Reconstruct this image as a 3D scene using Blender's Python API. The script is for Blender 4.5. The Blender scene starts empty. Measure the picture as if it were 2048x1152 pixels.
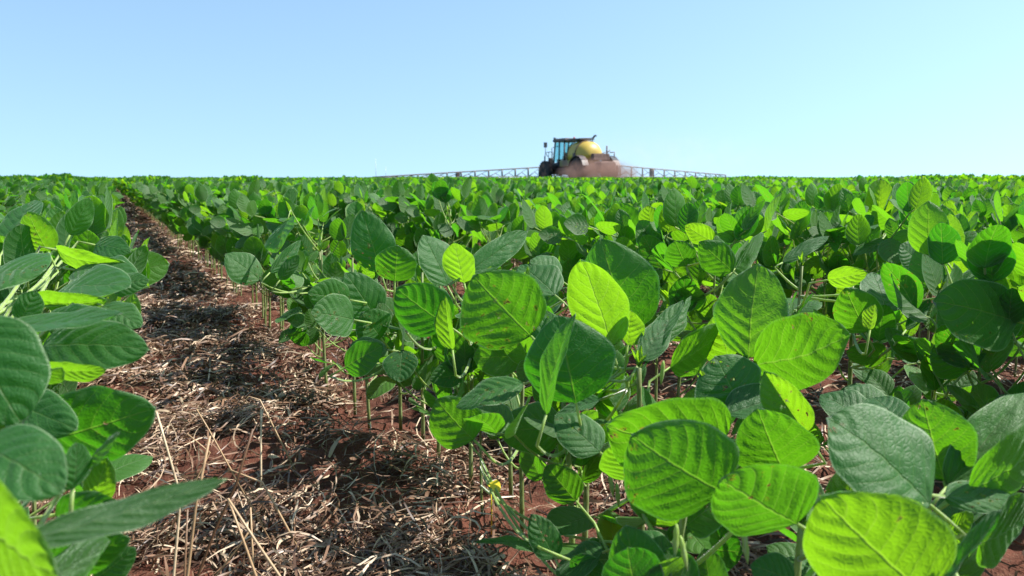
import bpy, math, random
import numpy as np
from mathutils import Vector, Matrix
R = math.radians
D = bpy.data
scene = bpy.context.scene
col = scene.collection

# ------------------------------------------------------------------ camera
EYE = 0.50            # metres above the soil
F = 1607.0            # focal length in px of the 2048 px wide photograph
YAW = R(26.7)
PITCH = math.atan(221 / F)
cam_d = D.cameras.new('camera'); cam = D.objects.new('camera', cam_d); col.objects.link(cam)
cam_d.sensor_width = 36; cam_d.lens = 36 * F / 2048
cam_d.clip_start = 0.02; cam_d.clip_end = 6000
cam.location = (0, 0, EYE)
cam.rotation_euler = (math.pi / 2 - PITCH, 0, -YAW)
cam_d.dof.use_dof = True; cam_d.dof.focus_distance = 1.3; cam_d.dof.aperture_fstop = 11.0
scene.camera = cam
CM = Matrix.Translation((0, 0, EYE)) @ cam.rotation_euler.to_matrix().to_4x4()
CR = CM.to_3x3()

# ------------------------------------------------------------------ light
SUN_AZ = YAW + R(84)          # clockwise from +Y
SUN_EL = R(50)
SUN = Vector((math.sin(SUN_AZ) * math.cos(SUN_EL), math.cos(SUN_AZ) * math.cos(SUN_EL), math.sin(SUN_EL)))
sd = D.lights.new('sun', 'SUN'); sd.energy = 5.0; sd.angle = R(0.5); sd.color = (1, .955, .88)
so = D.objects.new('sun', sd); col.objects.link(so)
so.rotation_euler = SUN.to_track_quat('Z', 'Y').to_euler()
w = D.worlds.new('World'); scene.world = w; w.use_nodes = True
nt = w.node_tree; bg = nt.nodes['Background']
sky = nt.nodes.new('ShaderNodeTexSky'); sky.sky_type = 'NISHITA'; sky.sun_disc = False
sky.sun_elevation = SUN_EL; sky.sun_rotation = SUN_AZ
sky.air_density = 1.0; sky.dust_density = 0.6; sky.ozone_density = 1.6
tint = nt.nodes.new('ShaderNodeMix'); tint.data_type = 'RGBA'; tint.blend_type = 'MULTIPLY'
tint.inputs[0].default_value = 1.0
tint.inputs[7].default_value = (1.12, 1.19, 1.12, 1)
wc = nt.nodes.new('ShaderNodeTexCoord'); wm = nt.nodes.new('ShaderNodeMapping'); wm.inputs['Location'].default_value = (0, 0, .17); wm.inputs['Scale'].default_value = (1, 1, .60)
nt.links.new(wc.outputs['Generated'], wm.inputs[0]); nt.links.new(wm.outputs[0], sky.inputs[0])
nt.links.new(sky.outputs[0], tint.inputs[6]); nt.links.new(tint.outputs[2], bg.inputs[0])
bg.inputs[1].default_value = 0.105
scene.view_settings.view_transform = 'Standard'; scene.view_settings.look = 'None'
scene.view_settings.gamma = 1; scene.view_settings.exposure = 0.95
cy = scene.cycles
cy.max_bounces = 6; cy.diffuse_bounces = 3; cy.glossy_bounces = 2; cy.transmission_bounces = 4
cy.transparent_max_bounces = 6; cy.volume_bounces = 1; cy.caustics_reflective = False; cy.caustics_refractive = False

# ------------------------------------------------------------------ helpers
def at(px, py, d):
    """the point seen at photo pixel px,py at depth d (metres along the lens axis)"""
    return CM @ Vector(((px - 1024) / F * d, -(py - 576) / F * d, -d))

def ground(px, py):
    p = at(px, py, 1.0); o = Vector((0, 0, EYE)); v = p - o
    return o + v * (-EYE / v.z)

def link(o, parent=None):
    col.objects.link(o)
    if parent: o.parent = parent
    return o

def tag(o, label=None, cat=None, group=None, kind=None):
    if label: o['label'] = label
    if cat: o['category'] = cat
    if group: o['group'] = group
    if kind: o['kind'] = kind
    return o

def empty(name, loc, rz=0):
    o = D.objects.new(name, None); o.empty_display_size = .05
    o.location = loc; o.rotation_euler = (0, 0, rz); return link(o)

class MB:
    """collects pieces, builds ONE mesh object"""
    def __init__(s): s.v = []; s.f = []; s.uv = []; s.r = []; s.m = []; s.sm = []; s.n = 0
    def add(s, verts, faces, uv=None, rnd=0.5, mat=0, smooth=True):
        verts = np.asarray(verts, float).reshape(-1, 3)
        s.v.append(verts)
        n = s.n
        s.f.extend([tuple(i + n for i in f) for f in faces])
        s.uv.append(np.zeros((len(verts), 2)) if uv is None else uv)
        s.r.append(np.full(len(verts), rnd)); s.m.extend([mat] * len(faces)); s.sm.extend([smooth] * len(faces))
        s.n += len(verts)
    def mesh(s, name, mats, origin=None):
        v = np.concatenate(s.v)
        if origin is not None: v = v - np.array(origin)[None, :]
        me = D.meshes.new(name); me.from_pydata(v.tolist(), [], s.f)
        for m in mats: me.materials.append(m)
        me.polygons.foreach_set('material_index', s.m); me.polygons.foreach_set('use_smooth', s.sm)
        uv = np.concatenate(s.uv); li = np.empty(len(me.loops), np.int32); me.loops.foreach_get('vertex_index', li)
        ul = me.uv_layers.new(name='UVMap'); ul.data.foreach_set('uv', uv[li].ravel())
        at_ = me.attributes.new('rnd', 'FLOAT', 'POINT'); at_.data.foreach_set('value', np.concatenate(s.r))
        me.update(); return me
    def obj(s, name, mats, parent=None, origin=None):
        if not isinstance(mats, (list, tuple)): mats = [mats]
        return link(D.objects.new(name, s.mesh(name, mats, origin)), parent)

def nrm(a): return a / (np.linalg.norm(a) + 1e-12)

def tube(mb, pts, rad, seg=8, mat=0, rnd=.5, cap=True, smooth=True):
    pts = [np.array(p, float) for p in pts]; n = len(pts)
    if not hasattr(rad, '__len__'): rad = [rad] * n
    t0 = nrm(pts[1] - pts[0]); a = np.array([0, 0, 1.]) if abs(t0[2]) < .8 else np.array([1., 0, 0])
    x = nrm(np.cross(t0, a)); V = []
    for i in range(n):
        t = nrm(pts[min(i + 1, n - 1)] - pts[max(i - 1, 0)])
        x = nrm(x - t * x.dot(t)); y = np.cross(t, x)
        for k in range(seg):
            an = 2 * math.pi * k / seg
            V.append(pts[i] + rad[i] * (x * math.cos(an) + y * math.sin(an)))
    Fc = [(i * seg + k, i * seg + (k + 1) % seg, (i + 1) * seg + (k + 1) % seg, (i + 1) * seg + k) for i in range(n - 1) for k in range(seg)]
    if cap: Fc += [tuple(range(seg))[::-1], tuple((n - 1) * seg + k for k in range(seg))]
    mb.add(V, Fc, None, rnd, mat, smooth)

def bez(p0, p1, p2, n=6):
    p0, p1, p2 = (np.array(p, float) for p in (p0, p1, p2))
    return [(1 - t) ** 2 * p0 + 2 * t * (1 - t) * p1 + t * t * p2 for t in np.linspace(0, 1, n)]

def box(mb, c, s, rot=(0, 0, 0), mat=0, taper=1.0, bev=0.0):
    """box, optionally with bevelled vertical edges and a tapered top"""
    hx, hy, hz = s[0] / 2, s[1] / 2, s[2] / 2; b = min(bev, hx * .9, hy * .9)
    if b > 0:
        o = [(hx - b, -hy), (hx, -hy + b), (hx, hy - b), (hx - b, hy), (-hx + b, hy), (-hx, hy - b), (-hx, -hy + b), (-hx + b, -hy)]
    else: o = [(hx, -hy), (hx, hy), (-hx, hy), (-hx, -hy)]
    n = len(o); lv = [(-hz, 1), (hz, taper)]
    if b > 0: lv = [(-hz, 1 - b / hx * .5), (-hz + b * .5, 1), (hz - b * .5, taper), (hz, taper * (1 - b / hx * .5))]
    V = [Vector((x * k, y * k, z)) for z, k in lv for x, y in o]
    M = Matrix.Translation(c) @ Matrix.Rotation(rot[2], 4, 'Z') @ Matrix.Rotation(rot[1], 4, 'Y') @ Matrix.Rotation(rot[0], 4, 'X')
    V = [tuple(M @ v) for v in V]; L = len(lv)
    Fc = [(i * n + k, i * n + (k + 1) % n, (i + 1) * n + (k + 1) % n, (i + 1) * n + k) for i in range(L - 1) for k in range(n)]
    Fc += [tuple(range(n))[::-1], tuple((L - 1) * n + k for k in range(n))]
    mb.add(V, Fc, None, .5, mat, False)

def lathe(mb, c, axis, prof, seg=28, mat=0, smooth=True):
    """prof: list of (distance along axis, radius)"""
    ax = nrm(np.array(axis, float)); a = np.array([0, 0, 1.]) if abs(ax[2]) < .8 else np.array([1., 0, 0])
    x = nrm(np.cross(ax, a)); y = np.cross(ax, x); c = np.array(c, float)
    V = [c + ax * h + r * (x * math.cos(2 * math.pi * k / seg) + y * math.sin(2 * math.pi * k / seg)) for h, r in prof for k in range(seg)]
    n = len(prof)
    Fc = [(i * seg + k, i * seg + (k + 1) % seg, (i + 1) * seg + (k + 1) % seg, (i + 1) * seg + k) for i in range(n - 1) for k in range(seg)]
    Fc += [tuple(range(seg))[::-1], tuple((n - 1) * seg + k for k in range(seg))]
    mb.add(V, Fc, None, .5, mat, smooth)

_lat = np.random.RandomState(5).rand(256, 256)
def vnoise(x, y):
    x = np.asarray(x, float); y = np.asarray(y, float)
    xi = np.floor(x).astype(int); yi = np.floor(y).astype(int); fx = x - xi; fy = y - yi
    fx = fx * fx * (3 - 2 * fx); fy = fy * fy * (3 - 2 * fy)
    g = lambda a, b: _lat[a % 256, b % 256]
    return (g(xi, yi) * (1 - fx) + g(xi + 1, yi) * fx) * (1 - fy) + (g(xi, yi + 1) * (1 - fx) + g(xi + 1, yi + 1) * fx) * fy - .5

# ------------------------------------------------------------------ materials
class N:
    """tiny node-building helper"""
    def __init__(s, name):
        s.m = D.materials.new(name); s.m.use_nodes = True; s.t = s.m.node_tree
        s.t.nodes.clear(); s.out = s.t.nodes.new('ShaderNodeOutputMaterial')
    def n(s, typ, **kw):
        nd = s.t.nodes.new('ShaderNode' + typ)
        for k, v in kw.items():
            if k.startswith('i_'):
                key = k[2:]; key = int(key) if key.isdigit() else key
                s.set(nd.inputs[key], v)
            else: setattr(nd, k, v)
        return nd
    def set(s, inp, v):
        if isinstance(v, bpy.types.NodeSocket): s.t.links.new(v, inp)
        else: inp.default_value = v
    def math(s, op, a, b=0.0, c=0.0, clamp=False):
        nd = s.t.nodes.new('ShaderNodeMath'); nd.operation = op; nd.use_clamp = clamp
        s.set(nd.inputs[0], a); s.set(nd.inputs[1], b); s.set(nd.inputs[2], c); return nd.outputs[0]
    def step(s, x, lo, hi):
        nd = s.t.nodes.new('ShaderNodeMapRange'); nd.interpolation_type = 'SMOOTHSTEP'
        s.set(nd.inputs[0], x); nd.inputs[1].default_value = lo; nd.inputs[2].default_value = hi; return nd.outputs[0]
    def mix(s, f, a, b, mode='MIX'):
        nd = s.t.nodes.new('ShaderNodeMix'); nd.data_type = 'RGBA'; nd.blend_type = mode
        s.set(nd.inputs[0], f)
        for i, v in ((6, a), (7, b)):
            s.set(nd.inputs[i], (v[0], v[1], v[2], 1) if isinstance(v, tuple) else v)
        return nd.outputs[2]
    def noise(s, vec, scale, detail=3, rough=.55, out=0):
        nd = s.n('TexNoise'); s.set(nd.inputs['Vector'], vec); nd.inputs['Scale'].default_value = scale
        nd.inputs['Detail'].default_value = detail; nd.inputs['Roughness'].default_value = rough; return nd.outputs[out]

def simple(name, colr, rough=.6, metal=0.0, vary=.25, scale=6, spec=.5, dirt=None, bump=0.0):
    k = N(name); tc = k.n('TexCoord').outputs['Object']
    f = k.noise(tc, scale, 4)
    c = k.mix(k.step(f, .35, .7), tuple(x * (1 - vary) for x in colr), tuple(min(1, x * (1 + vary)) for x in colr))
    if dirt: c = k.mix(k.step(k.noise(tc, scale * .4, 5), .42, .62), c, dirt)
    p = k.n('BsdfPrincipled'); k.set(p.inputs['Base Color'], c)
    p.inputs['Roughness'].default_value = rough; p.inputs['Metallic'].default_value = metal
    p.inputs['Specular IOR Level'].default_value = spec
    if bump:
        b = k.n('Bump', i_Strength=bump, i_Distance=.01, i_Height=f); k.set(p.inputs['Normal'], b.outputs[0])
    k.t.links.new(p.outputs[0], k.out.inputs[0]); return k.m

def leaf_material(name, fine=True):
    k = N(name)
    uv = k.n('UVMap', uv_map='UVMap').outputs[0]
    sep = k.n('SeparateXYZ', i_0=uv); ux, uy = sep.outputs[0], sep.outputs[1]
    rnd = k.n('Attribute', attribute_name='rnd').outputs['Fac']
    back = k.n('NewGeometry').outputs['Backfacing']
    U = k.math('ABSOLUTE', k.math('MULTIPLY_ADD', ux, 2.0, -1.0))
    nlo = k.noise(k.n('TexCoord').outputs['Object'], 14, 1)
    ph = k.math('SUBTRACT', k.math('MULTIPLY_ADD', uy, 6.6, k.math('MULTIPLY', nlo, 1.7)), k.math('MULTIPLY', k.math('POWER', U, 1.25), 2.1))
    dist = k.math('MULTIPLY', k.math('ABSOLUTE', k.math('SUBTRACT', k.math('FRACT', ph), .5)), 2.0)  # 1 on a vein
    taper = k.math('SUBTRACT', 1.0, k.step(U, .75, 1.0))
    lat = k.math('MULTIPLY', k.step(dist, .91, 1.0), taper)
    mid = k.math('SUBTRACT', 1.0, k.step(U, .008, .036))
    vein = k.math('MAXIMUM', lat, mid)
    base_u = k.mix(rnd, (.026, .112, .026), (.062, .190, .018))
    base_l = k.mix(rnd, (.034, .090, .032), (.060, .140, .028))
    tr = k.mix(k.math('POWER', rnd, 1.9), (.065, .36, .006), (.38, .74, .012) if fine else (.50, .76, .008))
    nz = k.noise(k.n('TexCoord').outputs['Object'], 26, 3)
    base_u = k.mix(k.math('MULTIPLY', k.step(nz, .35, .75), .3), base_u, (.04, .10, .02))
    if fine:
        base_u = k.mix(k.math('MULTIPLY', vein, .35), base_u, (.15, .25, .08))
        base_l = k.mix(k.math('MULTIPLY', vein, .45), base_l, (.24, .36, .14))
        tr = k.mix(k.math('MULTIPLY', vein, .35), tr, (.45, .66, .08))
        yn = k.step(k.noise(k.n('TexCoord').outputs['Object'], 9, 2), .68, .74)
        tr = k.mix(k.math('MULTIPLY', yn, .5), tr, (.58, .56, .02))
        # pale hairy margin
        edge = k.math('MAXIMUM', k.step(U, .94, .98), k.step(uy, .975, .992))
        hair = k.noise(uv, 90, 2); edge = k.math('MULTIPLY', edge, k.step(hair, .3, .6))
        base_u = k.mix(k.math('MULTIPLY', edge, .75), base_u, (.42, .56, .32)); base_l = k.mix(k.math('MULTIPLY', edge, .75), base_l, (.45, .55, .38))
    base = k.mix(back, base_u, base_l)
    p = k.n('BsdfPrincipled'); k.set(p.inputs['Base Color'], base)
    k.set(p.inputs['Roughness'], k.math('MULTIPLY_ADD', nz, .25, .44))
    p.inputs['Specular IOR Level'].default_value = .48 if fine else .32
    p.inputs['Sheen Weight'].default_value = .30 if fine else .12; p.inputs['Sheen Roughness'].default_value = .35
    p.inputs['Sheen Tint'].default_value = (.72, 1, .72, 1)
    t = k.n('BsdfTranslucent'); k.set(t.inputs[0], tr)
    if fine:
        vor = k.n('TexVoronoi', feature='DISTANCE_TO_EDGE'); mp = k.n('Mapping', i_0=uv); mp.inputs['Scale'].default_value = (17, 24, 1)
        k.set(vor.inputs['Vector'], mp.outputs[0]); vor.inputs['Scale'].default_value = 1.0
        ret = k.step(vor.outputs['Distance'], 0, .22)
        bulge = k.math('MULTIPLY', k.math('POWER', k.math('SUBTRACT', 1.0, dist), .6), k.math('MULTIPLY_ADD', k.step(nz, .3, .7), .7, .35))
        h = k.math('ADD', k.math('MULTIPLY', bulge, k.math('MULTIPLY', taper, 1.0)), k.math('MULTIPLY', ret, .20))
        h = k.math('ADD', h, k.math('MULTIPLY', mid, -.8))
        h = k.math('ADD', h, k.math('MULTIPLY', nz, .8))
        b = k.n('Bump', i_Strength=.8, i_Distance=.0012, i_Height=h)
        k.set(p.inputs['Normal'], b.outputs[0]); k.set(t.inputs['Normal'], b.outputs[0])
    ms = k.n('MixShader', i_0=.48 if fine else .54); k.t.links.new(p.outputs[0], ms.inputs[1]); k.t.links.new(t.outputs[0], ms.inputs[2])
    if fine:   # insect holes on a few blades
        vh = k.n('TexVoronoi'); mh = k.n('Mapping', i_0=uv); mh.inputs['Scale'].default_value = (6, 8, 1); mh.inputs['Rotation'].default_value = (0, 0, .5)
        wv = k.n('VectorMath', operation='ADD', i_0=mh.outputs[0]); wn = k.noise(uv, 14, 2, .6, 1); k.set(wv.inputs[1], wn)
        k.set(vh.inputs['Vector'], wv.outputs[0]); vh.inputs['Scale'].default_value = 1.0
        few = k.step(k.noise(k.n('TexCoord').outputs['Object'], 11, 1), .57, .61)
        hole = k.math('MULTIPLY', k.math('SUBTRACT', 1.0, k.step(vh.outputs['Distance'], .15, .17)), few)
        rim = k.math('MULTIPLY', k.math('SUBTRACT', 1.0, k.step(vh.outputs['Distance'], .17, .24)), few)
        k.set(p.inputs['Base Color'], k.mix(rim, base, (.16, .13, .03))); k.set(t.inputs[0], k.mix(rim, tr, (.40, .30, .03)))
        tp = k.n('BsdfTransparent'); m2 = k.n('MixShader', i_0=hole); k.t.links.new(ms.outputs[0], m2.inputs[1]); k.t.links.new(tp.outputs[0], m2.inputs[2]); ms = m2
    k.t.links.new(ms.outputs[0], k.out.inputs[0]); return k.m

M_LEAF = leaf_material('soy_leaf')
M_LEAFD = leaf_material('soy_leaf_distant', False)

def stem_material():
    k = N('soy_stem'); rnd = k.n('Attribute', attribute_name='rnd').outputs['Fac']
    tc = k.n('TexCoord').outputs['Object']; mp = k.n('Mapping', i_0=tc); mp.inputs['Scale'].default_value = (400, 400, 40)
    nz = k.noise(mp.outputs[0], 1, 3)
    c = k.mix(rnd, (.085, .060, .024), (.30, .46, .09)); c = k.mix(k.step(nz, .4, .7), c, (.36, .44, .20))
    p = k.n('BsdfPrincipled'); k.set(p.inputs['Base Color'], c); p.inputs['Roughness'].default_value = .55
    p.inputs['Sheen Weight'].default_value = .6; p.inputs['Sheen Roughness'].default_value = .3
    p.inputs['Subsurface Weight'].default_value = .0
    b = k.n('Bump', i_Strength=.5, i_Distance=.001, i_Height=nz); k.set(p.inputs['Normal'], b.outputs[0])
    t = k.n('BsdfTranslucent'); k.set(t.inputs[0], k.mix(rnd, (.1, .08, .02), (.6, .8, .1)))
    ms = k.n('MixShader', i_0=.3); k.t.links.new(p.outputs[0], ms.inputs[1]); k.t.links.new(t.outputs[0], ms.inputs[2])
    k.t.links.new(ms.outputs[0], k.out.inputs[0]); return k.m
M_STEM = stem_material()
LM = [M_LEAF, M_STEM]; LMD = [M_LEAFD, M_STEM]

def straw_material(name, a, b, c):
    k = N(name); rnd = k.n('Attribute', attribute_name='rnd').outputs['Fac']
    tc = k.n('TexCoord').outputs['Object']; nz = k.noise(tc, 120, 3)
    cc = k.mix(k.step(rnd, 0, .55), a, b); cc = k.mix(k.step(rnd, .62, 1), cc, c)
    cc = k.mix(k.math('MULTIPLY', k.step(nz, .5, .75), .5), cc, (.12, .06, .035))
    p = k.n('BsdfPrincipled'); k.set(p.inputs['Base Color'], cc); p.inputs['Roughness'].default_value = .48
    p.inputs['Specular IOR Level'].default_value = .5
    k.t.links.new(p.outputs[0], k.out.inputs[0]); return k.m
M_STRAW = straw_material('straw', (.035, .015, .009), (.19, .105, .062), (.56, .43, .30))
M_STALK = straw_material('dry_stalk', (.10, .045, .02), (.40, .26, .14), (.58, .45, .30))

def soil_material():
    k = N('red_soil'); tc = k.n('TexCoord').outputs['Object']
    n1 = k.noise(tc, 3, 5); n2 = k.noise(tc, 45, 6, .65); n3 = k.noise(tc, 260, 3, .7)
    c = k.mix(k.step(n1, .35, .65), (.075, .026, .016), (.145, .052, .032))
    c = k.mix(k.step(n2, .5, .72), c, (.165, .075, .048)); c = k.mix(k.step(n3, .55, .75), c, (.05, .02, .013))
    # rotted straw crumbs between the rows
    mp = k.n('Mapping', i_0=tc); mp.inputs['Scale'].default_value = (90, 38, 60)
    s1 = k.noise(mp.outputs[0], 1.0, 4, .7)
    c = k.mix(k.math('MULTIPLY', k.step(s1, .56, .66), .55), c, (.20, .13, .085))
    p = k.n('BsdfPrincipled'); k.set(p.inputs['Base Color'], c); p.inputs['Roughness'].default_value = .9
    p.inputs['Specular IOR Level'].default_value = .2
    h = k.math('ADD', k.math('MULTIPLY', n2, 1.0), k.math('MULTIPLY', n3, .45))
    b = k.n('Bump', i_Strength=.9, i_Distance=.012, i_Height=h); k.set(p.inputs['Normal'], b.outputs[0])
    k.t.links.new(p.outputs[0], k.out.inputs[0]); return k.m

# ------------------------------------------------------------------ ground
def gz(x, y):
    """height of the soil: clods and small ridges, calm far away"""
    x = np.asarray(x, float); y = np.asarray(y, float)
    r = np.hypot(x, y); f = np.clip(1.3 - r / 25, 0, 1)
    z = .034 * vnoise(x * 5 + 9, y * 5) + .014 * vnoise(x * 17, y * 17 + 3) + .009 * vnoise(x * 48, y * 48) + .005 * vnoise(x * 110, y * 110) + .012 * np.clip(vnoise(x * 33 + 8, y * 33) - .12, 0, 1) * 2
    return z * f
def axis_pts(lo, hi, fine, grow, far):
    a = list(np.arange(lo, hi, fine)); s = fine
    while a[-1] < far: s *= grow; a.append(a[-1] + s)
    s = fine
    while a[0] > -far: s *= grow; a.insert(0, a[0] - s)
    return np.array(a)
gx = axis_pts(-.2, 1.0, .0065, 1.07, 2500); gy = axis_pts(.6, 3.4, .008, 1.07, 2500)
GX, GY = np.meshgrid(gx, gy); GZ = gz(GX, GY)
g = MB(); nx = len(gx); ny = len(gy)
ii = np.arange(nx * (ny - 1)).reshape(ny - 1, nx)[:, :-1].ravel()
g.add(np.stack([GX.ravel(), GY.ravel(), GZ.ravel()], 1), np.stack([ii, ii + 1, ii + nx + 1, ii + nx], 1).tolist())
go = g.obj('soil_ground', soil_material()); tag(go, kind='structure')

# ------------------------------------------------------------------ straw mulch (uncountable litter)
def straw_set(rs, X, Y, L, W, lift, wild):
    n = len(X); K = 6
    az = rs.uniform(0, 2 * np.pi, n); az = np.where(rs.rand(n) < .5, rs.normal(1.25, .6, n), az)
    curv = rs.normal(0, .85, n) * wild; curv = np.where(rs.rand(n) < .15, curv * 3, curv)
    s = np.linspace(-.5, .5, K)[None, :]
    ang = az[:, None] + curv[:, None] * s
    dx = np.cos(ang) * L[:, None] / (K - 1); dy = np.sin(ang) * L[:, None] / (K - 1)
    px = X[:, None] + np.cumsum(dx, 1) - dx.sum(1)[:, None] / 2; py = Y[:, None] + np.cumsum(dy, 1) - dy.sum(1)[:, None] / 2
    tilt = rs.normal(0, .22, n)[:, None]; arch = np.abs(rs.normal(0, .35, n))[:, None]
    pz = gz(px, py) * .6 + rs.rand(n)[:, None] * lift + tilt * s * L[:, None] + arch * L[:, None] * (.25 - s * s)
    pz = np.maximum(pz, gz(px, py) + .001)
    roll = rs.uniform(-1.2, 1.2, n)[:, None] + s * rs.normal(0, 1.5, n)[:, None]
    wx = -np.sin(ang) * np.cos(roll); wy = np.cos(ang) * np.cos(roll); wz = np.sin(roll)
    tw = (W[:, None] / 2) * (1 - .5 * np.abs(2 * s) ** 3)
    A = np.stack([px + wx * tw, py + wy * tw, pz + wz * tw], 2); B = np.stack([px - wx * tw, py - wy * tw, pz - wz * tw], 2)
    V = np.stack([A, B], 2).reshape(n * K * 2, 3)
    base = (np.arange(n) * K * 2)[:, None] + (np.arange(K - 1) * 2)[None, :]; base = base.ravel()
    return V, np.stack([base, base + 1, base + 3, base + 2], 1), np.repeat(rs.rand(n), K * 2)
rs = np.random.RandomState(11); VS = []; FS = []; RS = []; off = 0
def keep_mask(x, y, rs):
    # red soil stays bare beside the drilled row; straw lies in clumps
    d = np.abs(x - (.53 + .05 * vnoise(y * 2, y * 0 + 7)))
    bare = np.clip((d - .03) / .09, np.where(y < 1.3, .45, .15), 1)
    cl = np.clip(.55 + 2.6 * vnoise(x * 6 + 30, y * 6 + 4), .12, 1)
    return rs.rand(len(x)) < bare * cl
for (x0, x1, y0, y1, n, l0, l1, w0, w1, lift) in (
    (-.25, .75, .45, 1.7, 29000, .02, .11, .0011, .0036, .032),
    (-.25, .75, 1.7, 3.6, 30000, .025, .12, .0016, .0050, .025),
    (-.3, .8, 3.6, 9, 24000, .04, .14, .003, .008, .03),
    (-.3, .8, 9, 30, 9000, .08, .22, .008, .018, .03),
    (-.25, .75, .45, 3.2, 9000, .008, .035, .004, .009, .022),
    (.6, 2.6, .3, 4.2, 22000, .03, .12, .002, .0055, .02)):
    x = rs.uniform(x0, x1, n); y = rs.uniform(y0, y1, n); m = keep_mask(x, y, rs); x = x[m]; y = y[m]; k = len(x)
    L = rs.uniform(l0, l1, k) * rs.uniform(.5, 1.2, k); W = rs.uniform(w0, w1, k)
    v, f, r_ = straw_set(rs, x, y, L, W, lift, 1.0); VS.append(v); FS.append(f + off); RS.append(r_); off += len(v)
me = D.meshes.new('straw_mulch'); V = np.concatenate(VS); Fq = np.concatenate(FS)
me.vertices.add(len(V)); me.vertices.foreach_set('co', V.ravel())
me.loops.add(len(Fq) * 4); me.loops.foreach_set('vertex_index', Fq.ravel().astype(np.int32))
me.polygons.add(len(Fq)); me.polygons.foreach_set('loop_start', np.arange(len(Fq), dtype=np.int32) * 4)
me.polygons.foreach_set('loop_total', np.full(len(Fq), 4, np.int32)); me.polygons.foreach_set('use_smooth', np.ones(len(Fq), bool))
a_ = me.attributes.new('rnd', 'FLOAT', 'POINT'); a_.data.foreach_set('value', np.concatenate(RS)); me.update(calc_edges=True); me.materials.append(M_STRAW)
tag(link(D.objects.new('straw_mulch', me)), 'dry brown straw litter scattered over the red soil of the furrow', 'straw', kind='stuff')

# ------------------------------------------------------------------ leaf geometry
def leaf(mb, P0, P1, W, Nn, nu=6, nv=14, bend=0.0, fold=0.0, curl=0.0, skew=0.0, wav=.0, relief=0.0, rnd=.5, blunt=1.0, mat=0, seed=0):
    """one leaflet from its base P0 to its tip P1, width W, upper side towards Nn"""
    P0 = np.array(P0, float); P1 = np.array(P1, float); A = P1 - P0; L = np.linalg.norm(A); A = A / L
    Nn = nrm(np.array(Nn, float) - A * np.dot(Nn, A)); S = np.cross(A, Nn)
    v = (.5 - .5 * np.cos(np.pi * np.linspace(0, 1, nv + 1)))[:, None]; u = np.linspace(-1, 1, 2 * nu + 1)[None, :]
    prof = np.abs(np.sin(np.pi * np.clip(v, 0, 1) ** (.80))) ** (.51 / blunt); prof[0] = .03; prof[-1] = .03
    prof = prof * (1 + .035 * np.sin(v * 11 + seed) + .03 * np.sin(v * 6 + seed * 3)) * (1 - .10 * np.clip(v - .75, 0, 1) * (math.sin(seed * 5) + 1))
    w = W / 2 * prof * (1 + skew * np.sign(u) * np.abs(u))
    au = np.abs(u)
    h = bend * L * 4 * v * (1 - v) + fold * au * W / 2 * prof + curl * (au ** 2) * W / 2 * prof
    if wav: h = h + wav * L * np.sin(v * 9 + seed + (u > 0) * 1.7) * au ** 2 + wav * .6 * L * np.sin(v * 17 + seed * 2.1 + (u > 0) * .7) * au ** 3
    h = h + .030 * L * vnoise(u * 1.6 + seed * 7 + 20, v * 3.4 + seed * 3) * (1 - .3 * au) * np.sin(np.pi * v) ** .5
    if nv > 20: h = h + .0045 * L * vnoise(u * 6 + seed * 11 + 20, v * 12 + seed * 5)*2
    if relief:
        ph = v * 6.6 - au ** 1.25 * 2.1 + .25 * np.sin(v * 7 + seed)
        h = h + relief * np.abs(np.sin(np.pi * (ph))) ** .7 * (1 - au ** 5) * np.sin(np.pi * v) ** .4
    cf = math.cos(math.atan(abs(fold)))
    along = v * L + np.zeros_like(u) - .06 * L * au ** 2 * (v - .5)
    X = P0 + A * along[..., None] + S * (u * w * cf)[..., None] + Nn * (h + np.zeros_like(u))[..., None]
    m = 2 * nu + 1
    uvs = np.stack([np.broadcast_to(u * .5 + .5, (nv + 1, m)), np.broadcast_to(v, (nv + 1, m))], 2).reshape(-1, 2)
    idx = (np.arange(nv)[:, None] * m + np.arange(m - 1)[None, :]).ravel()
    faces = np.stack([idx, idx + m, idx + m + 1, idx + 1], 1)
    # winding so that the front face looks along Nn
    e1 = X[1, nu + 1] - X[1, nu]; e2 = X[2, nu] - X[1, nu]
    if np.dot(np.cross(e2, e1), Nn) < 0: faces = faces[:, ::-1]
    mb.add(X.reshape(-1, 3), [tuple(f) for f in faces.tolist()], uvs, rnd, mat, True)

def rdir(az, el): return np.array([math.sin(az) * math.cos(el), math.cos(az) * math.cos(el), math.sin(el)])

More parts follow.
